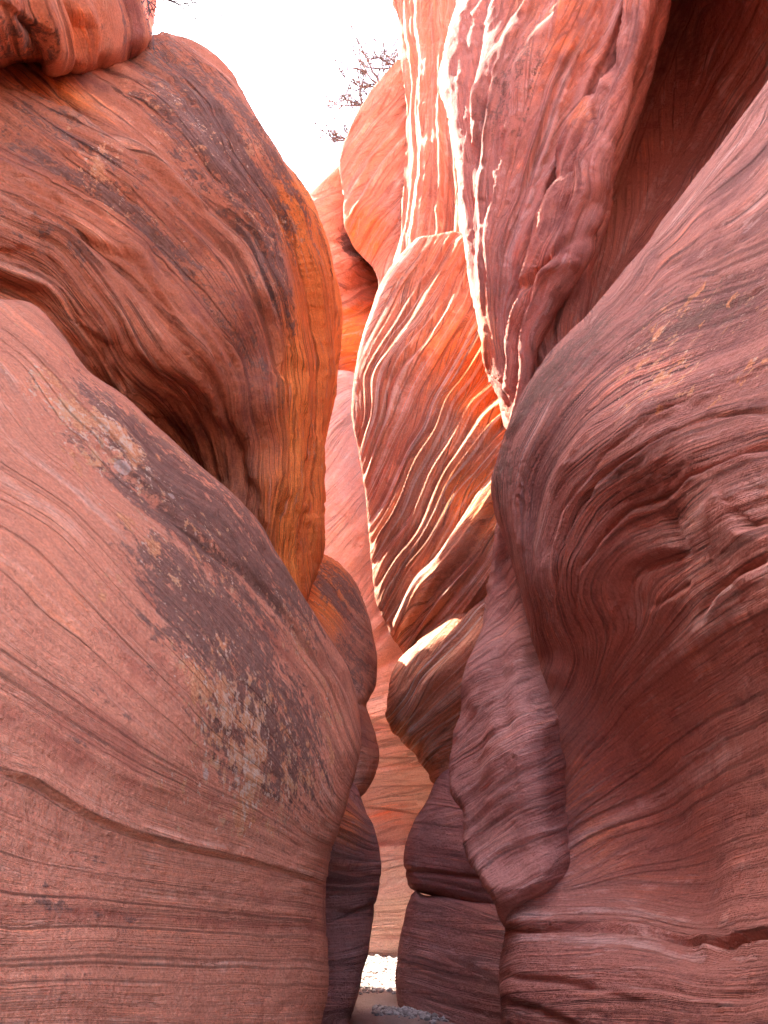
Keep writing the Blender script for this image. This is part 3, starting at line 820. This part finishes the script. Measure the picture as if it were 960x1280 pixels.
# ---- crest, far walls
rock("rock_pillar", "sun-bleached sandstone crest rising to the top edge beside the open sky", "rock pillar",
     [(470, -260), (482, -80), (492, 0), (500, 40), (503, 90), (507, 150), (505, 210), (500, 262), (498, 300), (488, 345), (475, 400), (500, 430), (640, 430), (690, 300), (690, -260)],
     [(495, 0, 13.7), (515, 0, 13.6), (505, 150, 13.25), (520, 150, 13.1), (500, 300, 12.7), (540, 60, 13.1), (545, 180, 12.6), (530, 280, 12.4), (580, 100, 12.4), (590, 250, 11.9), (680, 0, 12.3), (680, 300, 11.4), (490, 390, 12.4), (500, -200, 15), (600, -200, 14)],
     (0.03, 3), 2.5,
     [(0, [(488, -60), (500, 40), (505, 120), (506, 200), (499, 290)]), (0.7, [(510, -60), (517, 40), (524, 120), (524, 200), (512, 300)]), (1.4, [(540, -60), (545, 60), (543, 160), (540, 240), (530, 310)]),
      (2.1, [(580, -60), (560, 60), (556, 160), (562, 240), (565, 310)]), (3, [(630, -60), (600, 100), (600, 300)])],
     m_c1, sharp_rim=True, step=1.6, beds=[(1.3, 0.20, 2.0), (3.6, 0.13, 2.0)], lump=(0.12, 0.6), seed=13, bed_mod=0.5)
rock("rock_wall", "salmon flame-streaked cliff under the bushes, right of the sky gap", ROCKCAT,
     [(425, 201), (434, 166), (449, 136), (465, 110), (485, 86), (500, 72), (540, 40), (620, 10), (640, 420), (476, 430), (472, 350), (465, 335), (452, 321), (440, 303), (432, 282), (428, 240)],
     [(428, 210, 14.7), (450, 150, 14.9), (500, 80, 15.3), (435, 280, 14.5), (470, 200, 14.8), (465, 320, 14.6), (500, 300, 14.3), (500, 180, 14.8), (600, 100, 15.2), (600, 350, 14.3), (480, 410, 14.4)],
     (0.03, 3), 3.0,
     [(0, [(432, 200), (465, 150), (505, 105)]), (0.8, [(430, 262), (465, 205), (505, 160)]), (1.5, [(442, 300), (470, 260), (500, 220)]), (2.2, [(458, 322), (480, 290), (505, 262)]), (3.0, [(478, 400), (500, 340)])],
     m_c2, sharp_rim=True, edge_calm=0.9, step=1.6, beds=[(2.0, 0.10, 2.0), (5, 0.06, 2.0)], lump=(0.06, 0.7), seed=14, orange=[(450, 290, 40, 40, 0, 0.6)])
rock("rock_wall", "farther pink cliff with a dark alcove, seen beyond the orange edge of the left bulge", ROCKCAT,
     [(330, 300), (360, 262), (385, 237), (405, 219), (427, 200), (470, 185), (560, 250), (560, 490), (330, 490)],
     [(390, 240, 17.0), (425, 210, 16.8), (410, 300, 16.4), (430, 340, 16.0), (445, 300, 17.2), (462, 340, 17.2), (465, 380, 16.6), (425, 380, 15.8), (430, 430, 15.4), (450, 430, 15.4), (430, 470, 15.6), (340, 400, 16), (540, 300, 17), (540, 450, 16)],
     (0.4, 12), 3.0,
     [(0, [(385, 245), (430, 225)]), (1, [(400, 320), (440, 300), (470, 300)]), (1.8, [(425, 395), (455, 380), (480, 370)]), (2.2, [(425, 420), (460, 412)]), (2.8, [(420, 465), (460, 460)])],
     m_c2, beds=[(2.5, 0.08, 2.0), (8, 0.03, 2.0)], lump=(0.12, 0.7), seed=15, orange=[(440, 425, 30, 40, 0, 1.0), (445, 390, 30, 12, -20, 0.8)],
     stain=[(448, 312, 30, 16, 40, 1.3)],  # darkens the inside of the alcove
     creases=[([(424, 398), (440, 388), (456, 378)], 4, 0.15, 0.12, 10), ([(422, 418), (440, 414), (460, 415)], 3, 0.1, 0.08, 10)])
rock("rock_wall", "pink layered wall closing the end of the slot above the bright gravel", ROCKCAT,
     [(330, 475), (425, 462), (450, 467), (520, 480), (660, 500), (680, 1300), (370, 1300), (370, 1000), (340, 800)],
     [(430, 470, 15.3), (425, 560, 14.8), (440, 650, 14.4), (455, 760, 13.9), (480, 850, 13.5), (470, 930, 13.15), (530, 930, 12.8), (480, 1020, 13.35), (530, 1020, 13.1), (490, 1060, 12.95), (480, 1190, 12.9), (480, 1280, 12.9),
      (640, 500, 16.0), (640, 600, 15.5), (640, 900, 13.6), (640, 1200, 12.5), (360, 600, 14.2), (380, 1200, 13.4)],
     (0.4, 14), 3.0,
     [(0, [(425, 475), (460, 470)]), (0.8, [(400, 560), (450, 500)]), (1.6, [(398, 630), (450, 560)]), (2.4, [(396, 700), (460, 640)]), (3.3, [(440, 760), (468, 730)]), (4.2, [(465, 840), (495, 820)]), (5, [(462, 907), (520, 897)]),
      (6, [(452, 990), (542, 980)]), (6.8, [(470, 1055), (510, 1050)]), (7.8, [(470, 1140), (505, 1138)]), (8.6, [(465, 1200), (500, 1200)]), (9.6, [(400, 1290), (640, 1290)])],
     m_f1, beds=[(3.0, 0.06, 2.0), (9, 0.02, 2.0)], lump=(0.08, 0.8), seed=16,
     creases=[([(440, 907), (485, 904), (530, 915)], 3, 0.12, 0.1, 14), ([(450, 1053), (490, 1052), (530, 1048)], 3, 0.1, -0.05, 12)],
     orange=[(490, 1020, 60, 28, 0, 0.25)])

# ------------------------------------------------------------------ ground
m_sand = sand_material()
xs = np.unique(np.r_[np.linspace(-300, -20, 12), np.linspace(-20, -5, 12), np.linspace(-5, 5, 140), np.linspace(5, 20, 12), np.linspace(20, 300, 12)])
ys = np.unique(np.r_[np.linspace(-300, -20, 12), np.linspace(-20, -6, 15), np.linspace(-6, 16, 220), np.linspace(16, 40, 15), np.linspace(40, 300, 12)])


def grid_mesh(xs, ys, zf):
    X, Y = np.meshgrid(xs, ys)
    P = np.c_[X.ravel(), Y.ravel(), np.zeros(X.size)]
    P[:, 2] = zf(P)
    n = len(xs)
    i = np.arange(X.size).reshape(len(ys), n)
    f = np.c_[i[:-1, :-1].ravel(), i[:-1, 1:].ravel(), i[1:, 1:].ravel(), i[1:, :-1].ravel()]
    return P, f


def sand_z(P):
    return 0.035 * fbm(P * 1.6, 4, 3) + 0.012 * fbm(P * 9, 3, 8)


P, f = grid_mesh(xs, ys, sand_z)
o = mesh_obj("ground", P, f, m_sand, origin=(0, 0, 0))
tag(o, kind="structure")

# plateau either side of the slot, the slot walls behind the camera, and an added unseen hill
m_ter = rock_material("plateau_stone", seed=31)
xs2 = np.unique(np.r_[np.linspace(-300, -30, 14), np.linspace(-30, -7, 24), np.linspace(-7, 7, 160), np.linspace(7, 30, 24), np.linspace(30, 300, 14)])
ys2 = np.unique(np.r_[np.linspace(-300, -30, 14), np.linspace(-30, -8, 20), np.linspace(-8, 24, 120), np.linspace(24, 50, 14), np.linspace(50, 300, 14)])


def ss(x, a, b):
    t = np.clip((x - a) / (b - a), 0, 1)
    return t * t * (3 - 2 * t)


def ter_z(P):
    x, y = P[:, 0], P[:, 1]
    bend = 0.5 * np.sin(y * 0.45) * ss(-y, -1, 3)
    hw = 1.9 + 1.5 * ss(y, 0.5, 3.0) + 1.2 * ss(-y, -0.3, 1.5) + 0.25 * fbm(P * 0.7, 3, 2)
    hw = hw - 1.3 * ss(-y, -0.3, 1.5) * ss(-x, 0, 1)
    dx = np.abs(x - bend) - hw
    wall = ss(dx, 0, 1.1)
    top = TOPL + (TOPR - TOPL) * ss(x, -2, 2) + 0.8 * fbm(P * 0.25, 4, 5)
    top = top * (1 - 0.25 * ss(-y, 6, 20)) - 7.5 * ss(x, 0, 2) * ss(-y, -1, 1.5) + 8 * ss(-x, 0, 2) * ss(-y, -1, 1.5) + 24 * ss(-x, 6.0, 6.9) * ss(y, 3, 6) * ss(-y, -14.2, -13.6)  # rear walls shaped for light; tall unseen left hill added to block sun
    closed = ss(y, 15.5, 17)
    wall = np.maximum(wall, closed)
    return -0.4 + (top + 0.4) * wall


TOPL, TOPR = 7.0, 9.0
P, f = grid_mesh(xs2, ys2, ter_z)
o = mesh_obj("terrain", P, f, m_ter, origin=(0, 0, 0))
at = o.data.attributes.new("strata", 'FLOAT', 'POINT')
at.data.foreach_set("value", (P[:, 2] * 1.6 + 0.3 * P[:, 0]).astype(np.float32))
tag(o, kind="structure")


# ------------------------------------------------------------------ gravel
def pebble_field(pts, rmin, rmax, seed):
    rng = np.random.default_rng(seed)
    base = np.array([(0, 0, 1), (.89, 0, .45), (.28, .85, .45), (-.72, .53, .45), (-.72, -.53, .45), (.28, -.85, .45), (.72, .53, -.45), (-.28, .85, -.45), (-.89, 0, -.45), (-.28, -.85, -.45), (.72, -.53, -.45), (0, 0, -1)])
    fc = [(0, 1, 2), (0, 2, 3), (0, 3, 4), (0, 4, 5), (0, 5, 1), (1, 6, 2), (2, 7, 3), (3, 8, 4), (4, 9, 5), (5, 10, 1), (6, 7, 2), (7, 8, 3), (8, 9, 4), (9, 10, 5), (10, 6, 1), (11, 7, 6), (11, 8, 7), (11, 9, 8), (11, 10, 9), (11, 6, 10)]
    V, Fc = [], []
    for p in pts:
        r = rmin + (rmax - rmin) * rng.random() ** 2.5
        s = np.array([r, r * rng.uniform(.6, 1), r * rng.uniform(.4, .8)])
        a = rng.uniform(0, 6.28)
        q = base * s * rng.uniform(.8, 1.15, (12, 1))
        c, s_ = math.cos(a), math.sin(a)
        q = np.c_[q[:, 0] * c - q[:, 1] * s_, q[:, 0] * s_ + q[:, 1] * c, q[:, 2]]
        n0 = len(V)
        V.extend(q + p + np.array([0, 0, r * 0.25]))
        Fc.extend([(a_ + n0, b_ + n0, c_ + n0) for a_, b_, c_ in fc])
    return np.array(V), np.array(Fc)


rng = np.random.default_rng(5)
n = 5000
px = rng.uniform(-0.9, 0.9, n)
py = rng.uniform(9.9, 13.0, n)
m = (rng.random(n) < np.clip((py - 9.9) * 2.0, 0.02, 1))
pp = np.c_[px, py, px * 0][m]
px2 = rng.uniform(-0.1, 1.0, 1500)
py2 = 9.2 - 0.45 * px2 - 0.05 - np.abs(rng.normal(0, 0.14, 1500))
pp = np.r_[pp, np.c_[px2, py2, px2 * 0]]
pp[:, 2] = sand_z(pp)
V, Fc = pebble_field(pp, 0.012, 0.05, 3)
m_grav = plain_material("gravel", (0.20, 0.165, 0.15), (0.42, 0.37, 0.34), 30, rand=True)
o = mesh_obj("gravel", V, Fc, m_grav, origin=(0, 11, 0), smooth=False)
tag(o, "pale loose gravel strewn over the passage floor", "gravel", kind="stuff")


# ------------------------------------------------------------------ bushes
def tube(V, F_, pts, r0, r1, sides=5):
    pts = [np.array(p, float) for p in pts]
    n0 = len(V)
    for i, p in enumerate(pts):
        d = pts[min(i + 1, len(pts) - 1)] - pts[max(i - 1, 0)]
        d /= np.linalg.norm(d) + 1e-9
        a = np.cross(d, (0.3, 0.9, 0.2)); a /= np.linalg.norm(a) + 1e-9
        b = np.cross(d, a)
        r = r0 + (r1 - r0) * i / (len(pts) - 1)
        for k in range(sides):
            t = 2 * math.pi * k / sides
            V.append(p + r * (math.cos(t) * a + math.sin(t) * b))
    for i in range(len(pts) - 1):
        for k in range(sides):
            F_.append((n0 + i * sides + k, n0 + i * sides + (k + 1) % sides, n0 + (i + 1) * sides + (k + 1) % sides, n0 + (i + 1) * sides + k))


def branchy(V, F_, tips, p, d, L, r, lvl, rng):
    pts = [p]
    d = d / np.linalg.norm(d)
    for k in range(5):
        d = d + rng.normal(0, 0.22, 3)
        d /= np.linalg.norm(d)
        pts.append(pts[-1] + d * L / 5)
    tube(V, F_, pts, r, r * 0.45, 4)
    if lvl == 0:
        tips.extend(pts[2:])
        return
    for k in range(rng.integers(5, 9)):
        i = rng.integers(1, 6)
        dd = d + rng.normal(0, 0.65, 3)
        branchy(V, F_, tips, pts[i], dd, L * rng.uniform(0.4, 0.65), r * 0.55, lvl - 1, rng)


m_twig = plain_material("bark", (0.10, 0.095, 0.105), (0.18, 0.17, 0.18), 20)
m_leaf = plain_material("shrub_leaf", (0.09, 0.10, 0.06), (0.16, 0.16, 0.09), 10)


def bush(label, base, dirs, L, r, lvl, seed, leaves=1.0, lsize=0.03):
    rng = np.random.default_rng(seed)
    root = bpy.data.objects.new("desert_bush", None)
    root.location = base
    root.empty_display_size = 0.2
    COL.objects.link(root)
    tag(root, label, "bush", "bare bushes on the canyon rim")
    V, F_, tips = [], [], []
    for d in dirs:
        branchy(V, F_, tips, np.array(base, float), np.array(d, float), L * rng.uniform(0.8, 1.1), r, lvl, rng)
    mesh_obj("branches", V, F_, m_twig, parent=root)
    V, F_ = [], []
    for t in tips:
        if rng.random() > leaves: continue
        for k in range(2):
            c = t + rng.normal(0, lsize, 3)
            a = rng.normal(0, 1, 3); a /= np.linalg.norm(a)
            b = np.cross(a, rng.normal(0, 1, 3)); b /= np.linalg.norm(b)
            n0 = len(V)
            V.extend([c, c + a * lsize + b * lsize * .35, c + a * lsize * 2, c + a * lsize - b * lsize * .35])
            F_.append((n0, n0 + 1, n0 + 2, n0 + 3))
    if V:
        mesh_obj("foliage", V, F_, m_leaf, parent=root)


def at_(u, v, Y):
    return tuple(to_world(np.array([u], float), np.array([v], float), np.array([Y], float))[0])


bush("bare grey bush leaning out from the highest point of the salmon cliff", at_(497, 84, 15.7), [(-0.5, 0, 1), (-0.9, -.2, .6), (-0.1, .2, 1.1), (-.8, .1, .9)], 1.10, 0.04, 2, 1, 0.12, 0.03)
bush("widest bare bush, spreading left over the middle of the salmon cliff", at_(474, 106, 15.7), [(-0.9, 0, .6), (-1, .1, .15), (-0.7, -.2, .9), (-1, -.2, -.1), (-.3, 0, 1)], 1.38, 0.04, 2, 2, 0.12, 0.03)
bush("bushy tangle of grey twigs halfway down the salmon cliff rim", at_(455, 134, 15.7), [(-0.8, 0, .7), (-1, .1, .2), (-0.4, -.2, 1)], 0.99, 0.04, 2, 6, 0.15, 0.03)
bush("thin low bush with drooping twigs at the foot of the salmon cliff rim", at_(437, 174, 15.7), [(-0.7, 0, .7), (-0.9, .1, .2), (-0.2, -.2, .9)], 0.88, 0.04, 2, 3, 0.3, 0.03)
bush("sparse thorny twigs hanging into the sky beside the perched boulder", at_(176, -22, 4.7), [(1.0, 0, -0.3), (0.9, .1, -.75), (1, -.1, -.5)], 0.62, 0.011, 2, 4, 0.2, 0.012)

# ------------------------------------------------------------------ light
SUN_DIR = np.array([-0.48, 0.28, 0.83])     # towards the sun
SUN_DIR /= np.linalg.norm(SUN_DIR)
elev = math.asin(SUN_DIR[2])
azim = math.atan2(SUN_DIR[0], SUN_DIR[1])   # from +Y towards +X
w = bpy.data.worlds.new("World")
sc.world = w
w.use_nodes = True
nt = w.node_tree
nt.nodes.clear()
sky = nt.nodes.new('ShaderNodeTexSky')
sky.sky_type = 'NISHITA'
sky.sun_disc = False
sky.sun_elevation = elev
sky.sun_rotation = azim
sky.air_density = 0.9
sky.dust_density = 3.0
sky.ozone_density = 0.6
bg = nt.nodes.new('ShaderNodeBackground')
bg.inputs[1].default_value = 0.1
wo = nt.nodes.new('ShaderNodeOutputWorld')
nt.links.new(sky.outputs[0], bg.inputs[0])
nt.links.new(bg.outputs[0], wo.inputs[0])
sd = bpy.data.lights.new("sun", 'SUN')
sd.energy = 3.4
sd.angle = math.radians(0.5)
sd.color = (1.0, 0.93, 0.82)
so = bpy.data.objects.new("sun", sd)
from mathutils import Vector
so.rotation_euler = Vector(SUN_DIR).to_track_quat('Z', 'Y').to_euler()
so.location = (0, 0, 40)
COL.objects.link(so)

vs_ = sc.view_settings
vs_.view_transform = 'Standard'
vs_.look = 'None'
vs_.gamma = 1.0
vs_.use_curve_mapping = False
vs_.exposure = 3.8
cy = sc.cycles
cy.use_denoising = True
try:
    cy.denoiser = 'OPENIMAGEDENOISE'
except Exception:
    pass
cy.use_adaptive_sampling = True
cy.adaptive_threshold = 0.03
cy.max_bounces = 8
cy.diffuse_bounces = 7
cy.glossy_bounces = 1
cy.sample_clamp_indirect = 10
